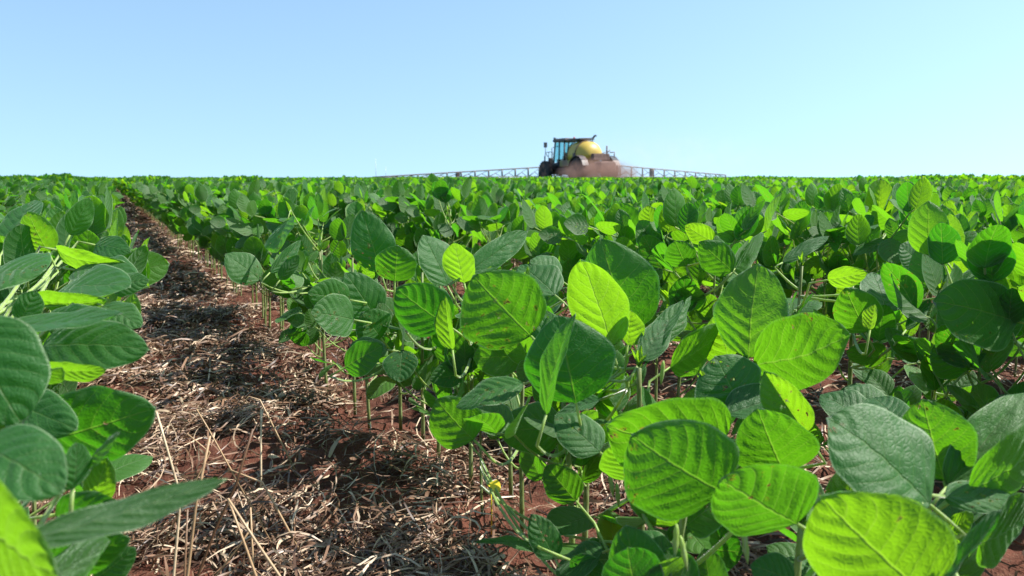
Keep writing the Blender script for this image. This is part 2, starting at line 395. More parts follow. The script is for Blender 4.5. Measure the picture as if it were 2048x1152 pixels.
SUNV = np.array(SUN); CAMV = np.array([-math.sin(YAW), -math.cos(YAW), .15])
def trifoliate(mb, rng, node, az, pet, el, size, det, zcap=None, rnd=None):
    """petiole from the stem node and three leaflets at its end"""
    up = np.array([0, 0, 1.]); d = rdir(az, el); e = node + d * pet + up * pet * .12
    if zcap is not None and e[2] > zcap: e[2] = zcap - rng.random() * .02
    mid = node + d * pet * .5 + np.array([0, 0, -.015]) * 1
    seg = 5 if det >= 1 else 3
    tube(mb, bez(node, mid, e, 5 if det else 2), [.0019, .0017, .0016, .0015, .0014] if det else [.0018, .0014], seg, 1, .85, False)
    face = rng.uniform(-.1, 1.3)
    nu, nv = {2: (5, 12), 1: (3, 8), 0: (1, 4)}[det]
    base_el = rng.choice([rng.uniform(R(-15), R(30)), rng.uniform(R(30), R(80)), rng.uniform(R(45), R(85)), rng.uniform(R(50), R(85))])
    for j, (da, ps, sc) in enumerate(((0, .024, 1.0), (R(80), .004, .92), (-R(80), .004, .92))):
        a2 = az + da + rng.gauss(0, .28); e2 = base_el + rng.gauss(0, .25)
        e2 = max(R(-40), min(R(86), e2))
        if da: e2 *= .9
        dd = rdir(az + da * .8, el * .5); p0 = e + dd * ps
        if det and ps > .01: tube(mb, [e, p0], [.0013, .0012], 4, 1, .85, False)
        dv = rdir(a2, e2); L = size * sc * rng.uniform(.85, 1.12)
        n = np.cross(rdir(a2 + math.pi / 2, 0), dv); n = n if n[2] > 0 else -n
        if e2 > R(60): n = -rdir(a2, 0) * .8 + up * .3
        side = np.cross(dv, nrm(n)); n = nrm(n) + side * rng.gauss(0, .4)
        # blades turn partly away from the strong sun
        cs = 1 if n.dot(CAMV) > 0 else -1; c_ = nrm(n) * cs; want = (-.48 if rng.random() < .55 else .6) + rng.gauss(0, .12)
        c_ = c_ - SUNV * c_.dot(SUNV) + SUNV * want; c_ = c_ - dv * c_.dot(dv); n = nrm(c_) * cs
        rn = min(1, max(0, (rng.gauss(.52, .20) if rnd is None else rnd + rng.gauss(0, .08))))
        leaf(mb, p0, p0 + dv * L, L * rng.uniform(.66, .82), n, nu, nv, bend=rng.uniform(-.02, .09), fold=rng.uniform(-.05, .28),
             curl=rng.uniform(-.18, .1), skew=(.12 if da > 0 else -.12 if da < 0 else 0), wav=rng.uniform(.0, .014) if det else 0, relief=.0007 if det == 2 else 0, rnd=rn, seed=rng.uniform(0, 9))

def plant_parts(rng, det, height=.33, hz=(.0, 0), nodes=12, size=.067, low=.11, zcap=.375):
    """a soybean plant at the origin: stem mesh and a list of leaf meshes"""
    st = MB(); lx, ly = rng.gauss(0, .018), rng.gauss(0, .018)
    P = [np.array([lx * t * t + .004 * math.sin(5 * t + hz[0]), ly * t * t, height * t - .01]) for t in np.linspace(0, 1, 7 if det else 3)]
    r0 = rng.uniform(.0026, .0035)
    tube(st, P, np.linspace(r0, r0 * .5, len(P)), 7 if det else 4, 1, rng.uniform(.15, .5), False)
    leaves = []; a0 = rng.uniform(0, 6.28)
    for i in range(nodes):
        t = (low + (height - low) * (i / (nodes - 1)) ** .85) / height
        q = np.array([lx * t * t, ly * t * t, height * t]); mb = MB()
        sz = size * (.62 + .5 * math.sin(math.pi * min(1, .25 + .62 * i / (nodes - 1)))) * rng.uniform(.88, 1.12)
        pet = rng.uniform(.075, .17) * (.5 + .7 * (i / nodes)) * (1 if i < nodes - 1 else .4)
        trifoliate(mb, rng, q, a0 + i * math.pi + rng.gauss(0, .75), pet, rng.uniform(R(20), R(58)), sz, det, zcap)
        leaves.append(mb)
    if det:  # folded young leaves at the tip
        mb = MB()
        for k in range(3):
            a = a0 + k * 2.1; d = rdir(a, R(70)); q = P[-1]
            leaf(mb, q, q + d * .026, .010, rdir(a + math.pi, .2), 2, 5, fold=.9, rnd=.95, seed=k)
        leaves.append(mb)
    return st, leaves

def merge(mbs):
    o = MB()
    for m in mbs:
        for v, u, r_ in zip(m.v, m.uv, m.r): o.v.append(v); o.uv.append(u); o.r.append(r_)
        o.f.extend([tuple(i + o.n for i in f) for f in m.f]); o.m.extend(m.m); o.sm.extend(m.sm); o.n += m.n
    return o

# ------------------------------------------------------------------ foreground plants, leaf by leaf
FWD = CR @ Vector((0, 0, -1)); RIGHT = CR @ Vector((1, 0, 0)); UPV = CR @ Vector((0, 1, 0))
def plane_normal(P0, P1, mode):
    """normal on the camera's side; 'f' lit from the viewer's side, 'b' lit from behind, or a roll in degrees"""
    A = (P1 - P0).normalized(); C = (CM.translation - (P0 + P1) / 2).normalized(); N0 = (C - A * C.dot(A)).normalized()
    S0 = A.cross(N0)
    if S0.dot(RIGHT + UPV * .6) < 0: S0 = -S0
    best = None
    if isinstance(mode, (int, float)): r = R(mode); return N0 * math.cos(r) + S0 * math.sin(r), abs(r)
    goal = {'f': .62, 'b': -.45, 'B': -.62, 'F': .72, 'g': -.24, 'h': .30}[mode]
    for d in range(-66, 67, 3):
        r = R(d); n = N0 * math.cos(r) + S0 * math.sin(r); c = abs(n.dot(SUN) - goal) + abs(d) * .004
        if best is None or c < best[0]: best = (c, n, abs(r))
    return best[1], best[2]

# plants: key -> (x, y, height of stem, filler nodes, label)
HP = {
 # row on the right of the furrow, from the lens outwards
 'D': (.51, .30, .20, 3, 'soybean plant in the bottom right corner with the large glowing yellow-green round leaf'),
 'C': (.45, .42, .235, 2, 'soybean plant holding the grey-green ribbed leaf directly above the big yellow-green round one'),
 'E': (.62, .44, .25, 6, 'soybean plant at the right edge of the photo with long upright two-toned leaf'),
 'A': (.41, .52, .27, 2, 'soybean plant with thick hairy stem below the widest dark and bright striped leaf'),
 'B': (.52, .60, .29, 6, 'soybean plant with broad light green horizontal leaf above the striped one'),
 'G': (.51, .68, .30, 6, 'soybean plant lifting two large fanned green leaves high, right of the dark pair'),
 'R': (.46, .76, .31, 6, 'soybean plant topped by a torn bright yellow-green leaf with curled notch'),
 'S': (.52, .83, .35, 7, 'soybean plant behind the torn yellow-green leaf with a huge dark rounded leaf'),
 'T': (.505, .97, .35, 5, 'soybean plant with pale glossy leaf and wide ribbed leaf leaning over the furrow edge'),
 'H': (.55, 1.096, .34, 8, 'soybean plant whose bare stem stands right of the fallen yellow leaf'),
 'I': (.50, 1.142, .34, 6, 'soybean plant with paired pale and grey ribbed leaves above the middle stems'),
 'J': (.476, 1.045, .20, 2, 'small thin-stemmed soybean plant rooted nearest the furrow straw'),
 'K': (.49, 1.264, .34, 8, 'soybean plant carrying the tall two-toned dark leaf above the furrow edge'),
 'M': (.50, 1.49, .33, 8, 'soybean plant with insect-holed low leaves on a slim brown stem'),
 'K2': (.507, 1.38, .33, 9, 'soybean plant hidden among leaves directly behind the tall two-toned dark leaf'),
 'N2': (.46, 1.68, .33, 9, 'soybean plant with slim stem just behind the insect-holed leaves, over the furrow edge'),
 'O2': (.455, 1.92, .33, 9, 'leafy soybean plant standing behind the round silver-lit leaf at the furrow edge'),
 'NN': (.454, 1.55, .30, 5, 'soybean plant with single straight bare stem in open red soil'),
 'O': (.44, 1.845, .33, 6, 'soybean plant with round silver-lit leaf low over the furrow edge'),
 'P': (.47, 1.98, .34, 9, 'soybean plant with grey upright folded leaf on long petioles beside the furrow'),
 'R2': (1.02, .72, .34, 9, 'soybean plant of the second row with the big dark veined leaf at the right edge'),
 'R3': (1.00, .84, .34, 9, 'soybean plant of the second row with young pale hairy shoot tip'),
 'R4': (1.05, 1.0, .35, 9, 'soybean plant of the second row raising one bright yellow upright leaf'),
 'R5': (.97, 1.22, .33, 8, 'soybean plant of the second row with fanned veined leaves on splayed pale petioles'),
 # row on the left of the furrow
 'La': (-.13, .38, .28, 1, 'soybean plant nearest the lens at left with blurred yellow leaf and long pale blade'),
 'Lb': (-.12, .47, .30, 2, 'soybean plant at the left edge with fuzzy grey-green round leaf'),
 'Lc': (-.14, .56, .33, 2, 'soybean plant at left edge with very dark smooth half-cropped leaf'),
 'Ld': (-.12, .67, .30, 3, 'soybean plant left of the furrow with wide dark leaves spread over the straw'),
 'Le': (-.14, .80, .32, 3, 'soybean plant left of furrow with quilted grey-green crinkled leaves'),
 'Lf': (-.13, .95, .34, 7, 'soybean plant left of the furrow with yellow folded leaf draped on grey ones'),
 'Lg': (-.12, 1.10, .35, 8, 'soybean plant left of the furrow with upright pointed yellow-green leaf'),
}
# key, base px, tip px, visible width px, depth base, depth tip, light mode, upper side seen, fold, bend, tint
HL = [
 ('D', 1850,1185, 1640,990, 245, .50, .49, 'b', 1, .05, .04, .85),
 ('C', 1860,1010, 1652,836, 186, .585,.60, 'f', 1, .16, .05, .25),
 ('A', 1446,983, 1262,868, 222, .62, .60, 'g', 1, .06, .06, .45),
 ('C', 1594,1048, 1440,958, 178, .565,.55, 'b', 0, .08, .03, .45),
 ('B', 1568,945, 1515,815, 150, .68, .67, 'b', 1, .12, .03, .5),
 ('B', 1452,880, 1212,850, 168, .72, .70, 'b', 1, .05, .08, .55),
 ('B', 1275,960, 1225,890, 95, .74, .73, 'B', 1, .0, .0, .7),
 ('B', 1612,868, 1528,742, 92, .72, .73, 'g', 1, .55, .0, .85),
 ('E', 1888,962, 1845,797, 142, .68, .69, 'b', 1, .05, .02, .5),
 ('E', 1893,975, 2050,786, 92, .66, .70, 'g', 1, .25, .04, .5),
 ('E', 1936,980, 2085,880, 150, .62, .63, 'b', 1, .08, .05, .5),
 ('D', 1888,993, 2042,1008, 62, .60, .64, 'F', 1, .1, .04, .2),
 ('D', 1880,1165, 2004,1020, 40, .50, .49, 66, 0, .2, .02, .1),
 ('E', 1890,1065, 1948,1030, 66, .67, .67, 'B', 1, .1, .0, .8),
 ('E', 1960,1085, 2060,1025, 105, .62, .64, 'b', 1, .1, .03, .55),
 ('C', 1760,835, 1690,775, 74, .86, .88, 'f', 1, .15, .04, .15),
 ('C', 1740,850, 1640,790, 70, .84, .88, 'f', 1, .12, .04, .15),
 ('E', 1800,850, 1745,795, 70, .80, .85, 'f', 1, .15, .04, .12),
 ('E', 2060,840, 2000,790, 80, .82, .85, 'f', 1, .15, .04, .2),
 ('G', 1497,716, 1518,527, 136, .86, .87, 'g', 1, .12, .04, .6),
 ('G', 1506,729, 1702,668, 152, .84, .82, 'b', 1, .04, .06, .55),
 ('G', 1478,818, 1430,712, 138, .80, .80, 'h', 1, .05, .03, .15),
 ('G', 1340,735, 1450,660, 95, .92, .93, 'b', 1, .1, .03, .55),
 ('G', 1460,725, 1440,615, 70, .90, .92, 'B', 1, .1, .02, .75),
 ('R', 1152,806, 1115,630, 172, .79, .78, 0, 1, .04, .05, .12),
 ('R', 1092,830, 1152,626, 40, .745,.74, -60, 1, .2, .06, .4),
 ('R', 1222,695, 1160,518, 112, .90, .89, 'B', 0, .12, -.03, .85),
 ('R', 1255,690, 1262,620, 50, .89, .88, 'B', 0, .2, .0, .85),
 ('S', 1262,668, 1200,476, 152, 1.0, .98, 'g', 1, .05, .06, .35),
 ('T', 1062,672, 946,550, 172, .87, .85, 'g', 1, .04, .04, .5),
 ('T', 1048,768, 912,815, 146, .80, .80, 'F', 1, .08, .06, .3),
 ('T', 948,880, 872,798, 104, .85, .85, 'g', 1, .05, .03, .55),
 ('S', 1282,722, 1334,640, 56, .86, .9, 'f', 1, .2, .03, .1),
 ('S', 1292,728, 1366,600, 42, .87, .92, 'h', 1, .5, .03, .3),
 ('S', 1300,700, 1382,592, 30, .90, .95, 50, 1, .5, .03, .3),
 ('S', 1200,800, 1110,835, 60, .82, .84, 'F', 1, .1, .02, .15),
 ('A', 1200,905, 1110,830, 80, .78, .80, 'f', 1, .1, .04, .2),
 ('A', 1152,1002, 1092,930, 72, .84, .84, 'g', 1, .1, .03, .5),
 ('J', 1110,1118, 1062,1028, 62, .80, .80, 'h', 1, .15, .05, .15),
 ('J', 1205,1105, 1110,1140, 60, .78, .80, 'h', 1, .1, .05, .1),
 ('J', 1140,1120, 1215,1150, 50, .78, .78, 'g', 1, .1, .05, .1),
 ('J', 1098,1112, 948,1084, 20, .80, .80, 40, 1, .4, .10, .4),
 ('A', 1345,1130, 1240,1065, 70, .66, .70, 'f', 1, .1, .05, .15),
 ('A', 1590,1160, 1500,1130, 80, .60, .6, 'h', 1, .1, .05, .15),
 ('B', 1450,830, 1600,790, 70, .78, .8, 'f', 1, .2, .05, .1),
 ('I', 898,652, 792,575, 104, .97, .95, 'g', 1, .06, .05, .2),
 ('I', 895,572, 845,470, 72, 1.1, 1.1, 'f', 1, .15, .03, .2),
 ('I', 928,566, 908,484, 62, 1.04,1.03, 'B', 0, .1, .02, .85),
 ('I', 936,545, 1056,462, 50, 1.05,1.1, 'F', 1, .12, .05, .15),
 ('I', 905,700, 892,592, 38, .95, .95, -50, 1, .3, .03, .8),
 ('H', 1110,590, 1040,530, 70, 1.15,1.2, 'f', 1, .1, .03, .15),
 ('H', 1120,560, 1060,520, 60, 1.2,1.2, 'f', 1, .1, .03, .2),
 ('K', 762,545, 724,420, 84, 1.3, 1.28, 0, 1, .16, .05, .15),
 ('K', 790,563, 795,490, 84, 1.22,1.2, 'g', 1, .08, .03, .45),
 ('M', 762,676, 722,625, 80, 1.25,1.22, 'h', 1, .1, .03, .2),
 ('M', 755,640, 690,545, 80, 1.3,1.28, 'h', 1, .1, .04, .15),
 ('M', 690,735, 768,690, 62, 1.08,1.05, 'g', 1, .1, .03, .3),
 ('M', 775,700, 700,690, 40, 1.12,1.1, 'F', 1, .1, .03, .2),
 ('K', 805,700, 800,765, 66, 1.02,1.0, 'h', 1, .1, .03, .15),
 ('O', 708,640, 622,625, 84, 1.15,1.1, 'f', 1, .05, .06, .3),
 ('O', 700,600, 615,585, 70, 1.25,1.2, 'h', 1, .1, .06, .3),
 ('P', 520,560, 450,508, 60, 1.9,1.88, 'f', 1, .1, .05, .3),
 ('P', 540,545, 602,480, 28, 1.7,1.75, 30, 1, .3, .03, .1),
 ('P', 560,560, 598,510, 30, 1.7,1.7, 'f', 0, .3, .03, .3),
 ('P', 575,440, 555,505, 56, 1.9,1.85, 'b', 1, .1, .03, .5),
 ('R2', 2034,643, 1864,602, 134, .95, .93, 'h', 1, .05, .05, .3),
 ('R2', 2075,590, 1950,548, 92, 1.05,1.0, 'b', 1, .05, .05, .6),
 ('R2', 1935,745, 1868,690, 82, 1.0, 1.0, 'g', 1, .05, .04, .4),
 ('R2', 1936,740, 1972,706, 22, 1.0, 1.0, 'f', 1, .3, .04, .3),
 ('R3', 1732,665, 1690,575, 88, 1.1, 1.08, 'b', 1, .06, .04, .5),
 ('R3', 1740,660, 1750,608, 30, 1.0, 1.0, 'b', 1, .5, .0, .9),
 ('R3', 1772,625, 1745,545, 74, 1.15,1.2, 'f', 1, .1, .03, .12),
 ('R3', 1800,610, 1760,538, 82, 1.2,1.2, 'g', 1, .1, .03, .45),
 ('R3', 1812,660, 1860,598, 26, 1.1,1.12, 'f', 1, .4, .03, .1),
 ('R4', 1565,525, 1658,472, 26, 1.4,1.42, 'F', 1, .2, .04, .1),
 ('R5', 1262,468, 1234,405, 60, 1.75,1.72, 'g', 1, .06, .03, .4),
 ('R5', 1326,521, 1288,454, 52, 1.55,1.55, 'f', 1, .15, .03, .2),
 ('R5', 1426,482, 1370,450, 42, 1.45,1.45, 'B', 1, .1, .05, .85),
 ('R5', 1466,543, 1398,483, 64, 1.35,1.33, 'g', 1, .05, .03, .45),
 ('R5', 1470,537, 1528,470, 42, 1.36,1.4, 'b', 1, .1, .04, .5),
 ('R5', 1372,532, 1350,481, 62, 1.42,1.4, 'b', 1, .05, .02, .4),
 ('R4', 1903,553, 1905,458, 70, 1.2, 1.18, 'B', 1, .04, .02, .9),
 ('R4', 1840,528, 1800,490, 52, 1.3,1.3, 'h', 1, .1, .02, .1),
 ('R4', 1655,560, 1736,545, 42, 1.2,1.15, 'B', 1, .1, .06, .9),
 # left row
 ('Lc', -70,640, 45,850, 190, .50, .50, 'h', 1, .05, .05, .12),
 ('Lc', 15,648, 247,627, 46, .64, .62, 'F', 1, .15, -.03, .3),
 ('Ld', 85,694, 300,700, 112, .66, .64, 'h', 1, .04, .07, .18),
 ('Ld', 95,880, 312,815, 158, .63, .60, 'g', 1, .04, .06, .25),
 ('Ld', 10,800, 155,860, 100, .60, .57, 'h', 1, .05, .04, .1),
 ('Lb', -50,890, 128,985, 160, .42, .40, 'f', 1, .04, .06, .12),
 ('La', -60,1010, 118,1150, 215, .36, .34, 'B', 1, .04, .04, .85),
 ('La', 40,1085, 457,957, 66, .37, .42, 'F', 0, .08, -.02, .2),
 ('Lb', 145,978, 152,885, 58, .51, .50, 'h', 1, .05, .04, .1),
 ('Lb', 172,930, 240,864, 26, .52, .50, 'f', 0, .3, .03, .4),
 ('Ld', 185,1010, 215,915, 60, .62, .60, 'B', 1, .04, .02, .8),
 ('Lb', 110,1030, 250,1010, 80, .56, .54, 'g', 1, .04, .04, .25),
 ('La', 100,1130, 262,1075, 90, .50, .48, 'g', 1, .04, .06, .3),
 ('La', 190,1160, 272,1095, 60, .60, .60, 'f', 1, .04, .03, .2),
 ('Lb', 60,760, 125,735, 36, .56, .56, 'b', 1, .3, .03, .7),
 ('Ld', 95,735, 215,738, 40, .62, .60, 'B', 1, .3, .05, .8),
 ('Le', -30,555, 92,540, 112, .80, .79, 'f', 1, .05, .05, .3),
 ('Le', 95,600, 262,575, 78, .82, .80, 'f', 1, .08, .09, .2),
 ('Le', 80,600, 215,600, 62, .78, .76, 'B', 1, .25, .06, .8),
 ('Le', 90,640, 210,625, 46, .74, .74, 'h', 1, .1, .05, .1),
 ('Le', 205,612, 282,655, 58, .76, .74, 'f', 1, .05, .05, .3),
 ('Le', 40,645, 72,580, 52, .74, .74, 'f', 1, .05, .03, .15),
 ('Lf', 250,640, 272,588, 46, .80, .80, 'B', 1, .05, .02, .75),
 ('Lf', 115,500, 254,526, 44, .98, .94, 'B', 1, .3, .08, .85),
 ('Lf', 150,540, 275,560, 60, .95, .92, 'f', 1, .05, .08, .2),
 ('Lf', 225,575, 298,560, 44, .9, .9, 'h', 1, .05, .05, .2),
 ('Lg', 96,503, 56,422, 60, 1.08,1.06, 'b', 1, .04, .03, .75),
 ('Lg', 190,490, 262,505, 46, 1.1,1.08, 'h', 1, .05, .08, .15),
 ('Lg', 140,470, 180,395, 46, 1.15,1.15, 'b', 1, .05, .03, .5),
 ('Lg', 20,480, 70,400, 52, 1.15,1.2, 'h', 1, .05, .03, .2),
]
lrng = random.Random(3)
for key, (x, y, hgt, nfill, label) in HP.items():
    z0 = float(gz(x, y)); base = np.array([x, y, z0]); mine = [h for h in HL if h[0] == key]
    root = empty('soybean_plant', (x, y, z0)); tag(root, label, 'soybean plant', 'soybean plants growing in drilled rows')
    rng = random.Random(sum(map(ord, key)) * 7 + 1)
    top = np.array([x + rng.gauss(0, .012), y + rng.gauss(0, .012), hgt])
    P = bez(base - np.array([0, 0, .01]), (base + top) / 2 + np.array([rng.gauss(0, .008), rng.gauss(0, .008), 0]), top, 9)
    r0 = .0042 if y < .9 else .0036
    if key == 'J': r0 = .0022
    sm = MB(); tube(sm, P, np.linspace(r0, r0 * .6, 9) * np.array([1, 1.05, 1, 1.06, 1, 1.05, 1, 1.04, 1]), 10, 1, .62 if x < .47 and y < .9 else .35, True)
    sob = sm.obj('stem', LM, root, base)
    def spoint(z):
        t = min(1, max(0.1, (z - base[2]) / (top[2] - base[2]))); i = min(7, int(t * 8)); return P[i] * (1 - (t * 8 - i)) + P[i + 1] * (t * 8 - i)
    for (kk, bx, by, tx, ty, wpx, d0, d1, mode, upper, fold, bend, tnt) in mine:
        P0 = at(bx, by, d0); P1 = at(tx, ty, d1); n, roll = plane_normal(P0, P1, mode)
        W = wpx * (d0 + d1) / 2 / F / max(.5, math.cos(roll)) * 1.04; Nup = n if upper else -n
        W = min(W, (P1 - P0).length * 1.05 + .02) if mode not in ('F', 66) else min(W, (P1 - P0).length * .62)
        lm = MB()
        leaf(lm, P0, P1, W, Nup, 14, 44, bend=bend * (1 if upper else -1), fold=fold, curl=lrng.uniform(-.15, .05), skew=lrng.uniform(-.09, .09),
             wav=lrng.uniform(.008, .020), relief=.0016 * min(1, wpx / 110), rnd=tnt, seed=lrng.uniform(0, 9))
        lo = lm.obj('leaf', LM, root, base)
        pm = MB(); nz_ = max(base[2] + .05, min(top[2], P0.z - lrng.uniform(.03, .10))); q = spoint(nz_)
        A = np.array((P0 - P1).normalized()); L = np.linalg.norm(q - np.array(P0))
        c1 = np.array(P0) + A * min(.03, L * .3) ; m = (q * .45 + c1 * .55) + np.array([0, 0, -.10 * L])
        pts = bez(q, m, c1, 7)[:-1] + bez(c1, c1 * .5 + np.array(P0) * .5, np.array(P0), 3)
        tube(pm, pts, np.linspace(.0022, .0013, len(pts)), 8, 1, .95, True)
        pm.obj('petiole', LM, lo, base)
    if nfill:
        zc = max(.2, hgt * .92 if mine else .42)
        for i in range(nfill):
            z = .07 + (hgt * .8 - .07) * (i + .5) / nfill; fm = MB()
            trifoliate(fm, rng, spoint(z), rng.uniform(0, 6.28), rng.uniform(.04, .10), rng.uniform(.2, .9), rng.uniform(.05, .078), 2, zc - .05)
            fm.obj('leaf', LM, root, base)
        sh = MB()
        for k in range(4):
            a = k * 1.7 + rng.random(); d = rdir(a, rng.uniform(R(55), R(80))); q = top
            leaf(sh, q, q + d * rng.uniform(.016, .03), .009, rdir(a + math.pi, .2), 3, 8, fold=.8, rnd=.95, seed=k)
        sh.obj('shoot_tip', LM, root, base)

# pods hanging on the two nearest stems
prg = random.Random(5)
pod_parents = [o for o in D.objects if o.name.startswith('soybean_plant')]
for (px, py, d, key) in ((1352, 1075, .60, 3), (1366, 1098, .60, 3), (1490, 1085, .60, 3), (1235, 985, .80, 7), (1222, 965, .80, 7), (1255, 770, .86, 6), (1325, 740, .85, 6)):
    rt = pod_parents[key]; c = np.array(at(px, py, d)); pm = MB()
    tilt = np.array([prg.gauss(0, .006), prg.gauss(0, .006), 0])
    lathe(pm, c, np.array([tilt[0] * 20, tilt[1] * 20, -1]), [(-.010, .0007), (-.007, .0018), (-.003, .0024), (0, .0020), (.004, .0025), (.008, .0020), (.012, .0012), (.016, .0003)], 10, 1)
    pm.r = [np.full(len(v), .9) for v in pm.v]
    pm.obj('pod', LM, rt, np.array(rt.location))

# ------------------------------------------------------------------ rows of individual plants, then the crop beyond
rng = random.Random(21)
NV = 14
variants = []
for i in range(NV):
    st, lv = plant_parts(random.Random(100 + i), 2 if i < 6 else 1, height=rng.uniform(.31, .36), nodes=13)
    variants.append((st.mesh('stem', LM), [l.mesh('leaf', LM) for l in lv], merge(lv).mesh('foliage', LM)))
rows = [(-.12, 'L', 1.2), (.48, 'R', 2.08)] + [(-.12 - .5 * k, 'LL', .3) for k in range(1, 60)] + [(.50 + .5 * k, 'RR', .3) for k in range(1, 160)]
def inview(x, y, margin):
    az = math.atan2(x, y) - YAW; return abs(az) < R(32.6) + margin
cand = []
for X, side, y0 in rows:
    if abs(X) > 9: continue
    y = y0 if side in 'LR' else max(y0, 0)
    if X == 1.0: y = .25
    while y < 10:
        gap = .20 if rng.random() < .04 else 0
        y += rng.uniform(.065, .095) + gap
        xx = X + rng.gauss(0, .014)
        if X == 1.0 and (.66 < y < 1.06 or 1.18 < y < 1.26): continue
        if side == 'LL' and xx > -.4 and y < .4: continue
        d = xx * math.sin(YAW) + y * math.cos(YAW)
        if d < .25: continue
        cand.append((math.hypot(xx, y), xx, y, side))
cand.sort()
vis = [c for c in cand if inview(c[1], c[2], R(3)) and c[0] < 10]
NI = 300 - len(HP) - 3
indiv = vis[:NI]; chosen = set((c[1], c[2]) for c in indiv)
LAB = {
 'R': ('soybean plant in the thin-stemmed row along the right edge of the bare furrow', 'soybean row bordering the furrow on its right'),
 'L': ('soybean plant in the row whose leaves overhang the left edge of the furrow', 'soybean row bordering the furrow on its left'),
 'LL': ('soybean plant in the leafy rows left of the furrow row', 'soybean rows left of the furrow row'),
 'RR2': ('soybean plant in the second row right of the furrow', 'second soybean row right of the furrow'),
 'RR3': ('soybean plant in the third row right of the furrow', 'third soybean row right of the furrow'),
 'RR': ('mid-distance soybean plant in the crowded rows right of the third row', 'soybean rows right of the third row'),
}
for n, (dist, x, y, side) in enumerate(indiv):
    vi = rng.randrange(6) if dist < 3.2 else rng.randrange(NV)
    st, lvs, fol = variants[vi]
    root = empty('soybean_plant', (x, y, float(gz(x, y))), rng.uniform(-.5, .5))
    s = rng.uniform(.90, 1.08) * (.96 if x < 0 else 1.0); root.scale = (s, s, s * rng.uniform(.97, 1.05))
    if side == 'RR': side = 'RR2' if x < 1.25 else 'RR3' if x < 1.75 else 'RR'
    tag(root, LAB[side][0], 'soybean plant', LAB[side][1])
    link(D.objects.new('stem', st), root)
    if dist < 2.3:
        for lm in lvs: link(D.objects.new('leaf', lm), root)
    else: link(D.objects.new('foliage', fol), root)

# crop beyond the individual plants: one uncountable mass, instanced plants then row segments
srcs = D.collections.new('crop_sources')
def src(name, me): o = D.objects.new(name, me); srcs.objects.link(o)
for i in range(8):
    st, lv = plant_parts(random.Random(300 + i), 1, height=rng.uniform(.31, .36), nodes=12)
    src('a_plant_%02d' % i, merge([st] + lv).mesh('crop_plant', LM))
for i in range(8):
    rg = random.Random(500 + i); allm = []
    for k in range(18):
        st, lv = plant_parts(rg, 0, height=rg.uniform(.30, .37), nodes=13, size=.074, low=.08)
        ox, oy = rg.gauss(0, .02), -.75 + k * 1.5 / 18; a = rg.uniform(-.5, .5); ca, sa = math.cos(a), math.sin(a)
        m = merge([st] + lv)
        m.v = [np.stack([v[:, 0] * ca - v[:, 1] * sa + ox, v[:, 0] * sa + v[:, 1] * ca + oy, v[:, 2]], 1) for v in m.v]; allm.append(m)
    src('b_segment_%02d' % i, merge(allm).mesh('crop_segment', LMD))
pts = []; idx = []; rot = []; scl = []
for c in cand:
    if (c[1], c[2]) in chosen or not inview(c[1], c[2], R(16)) and c[0] > 3.5: continue
    pts.append((c[1], c[2], float(gz(c[1], c[2])))); idx.append(rng.randrange(8)); rot.append(rng.uniform(-.5, .5)); scl.append(rng.uniform(.9, 1.14))
for k in range(-160, 420):
    X = (-.12 + .5 * (k + 1)) if k < 0 else (.50 + .5 * k)
    for j in range(0, 150):
        y = 10.75 + 1.5 * j if abs(X) <= 9 else .75 + 1.5 * j
        if y > 205 or y < 1: continue
        dd = math.hypot(X, y)
        if dd > 200 or not inview(X, y, R(12)): continue
        if dd > 90 and (k + j) % 2: continue
        pts.append((X, y, 0)); idx.append(8 + rng.randrange(8)); rot.append(rng.uniform(-.02, .02)); scl.append((1.10 if X < -.4 else 1.0) * (1.15 if rng.random() < .05 and dd < 60 else 1) + .10 * rng.gauss(0, 1) * .6 + .12 * float(vnoise(X * .25 + 50, y * .25)))
me = D.meshes.new('soybean_crop'); me.from_pydata(pts, [], [])
for nm, typ, data in (('idx', 'INT', idx), ('rot', 'FLOAT', rot), ('scl', 'FLOAT', scl)):
    a_ = me.attributes.new(nm, typ, 'POINT'); a_.data.foreach_set('value', data)
crop = link(D.objects.new('soybean_crop', me)); tag(crop, 'dense green soybean crop running in rows to the horizon', 'soybean crop', kind='stuff')
ng = D.node_groups.new('scatter_crop', 'GeometryNodeTree')
ng.interface.new_socket('Geometry', in_out='INPUT', socket_type='NodeSocketGeometry'); ng.interface.new_socket('Geometry', in_out='OUTPUT', socket_type='NodeSocketGeometry')
gi = ng.nodes.new('NodeGroupInput'); goo = ng.nodes.new('NodeGroupOutput'); iop = ng.nodes.new('GeometryNodeInstanceOnPoints')
ci = ng.nodes.new('GeometryNodeCollectionInfo'); ci.inputs[0].default_value = srcs; ci.inputs['Separate Children'].default_value = True; ci.inputs['Reset Children'].default_value = True
def nattr(nm, typ): a = ng.nodes.new('GeometryNodeInputNamedAttribute'); a.data_type = typ; a.inputs[0].default_value = nm; return a.outputs[0]
cx = ng.nodes.new('ShaderNodeCombineXYZ'); ng.links.new(nattr('rot', 'FLOAT'), cx.inputs[2])
ng.links.new(gi.outputs[0], iop.inputs['Points']); ng.links.new(ci.outputs[0], iop.inputs['Instance']); iop.inputs['Pick Instance'].default_value = True
ng.links.new(nattr('idx', 'INT'), iop.inputs['Instance Index']); ng.links.new(cx.outputs[0], iop.inputs['Rotation']); ng.links.new(nattr('scl', 'FLOAT'), iop.inputs['Scale'])
ng.links.new(iop.outputs[0], goo.inputs[0])
md = crop.modifiers.new('scatter', 'NODES'); md.node_group = ng
print('crop points', len(pts), 'individuals', len(indiv))

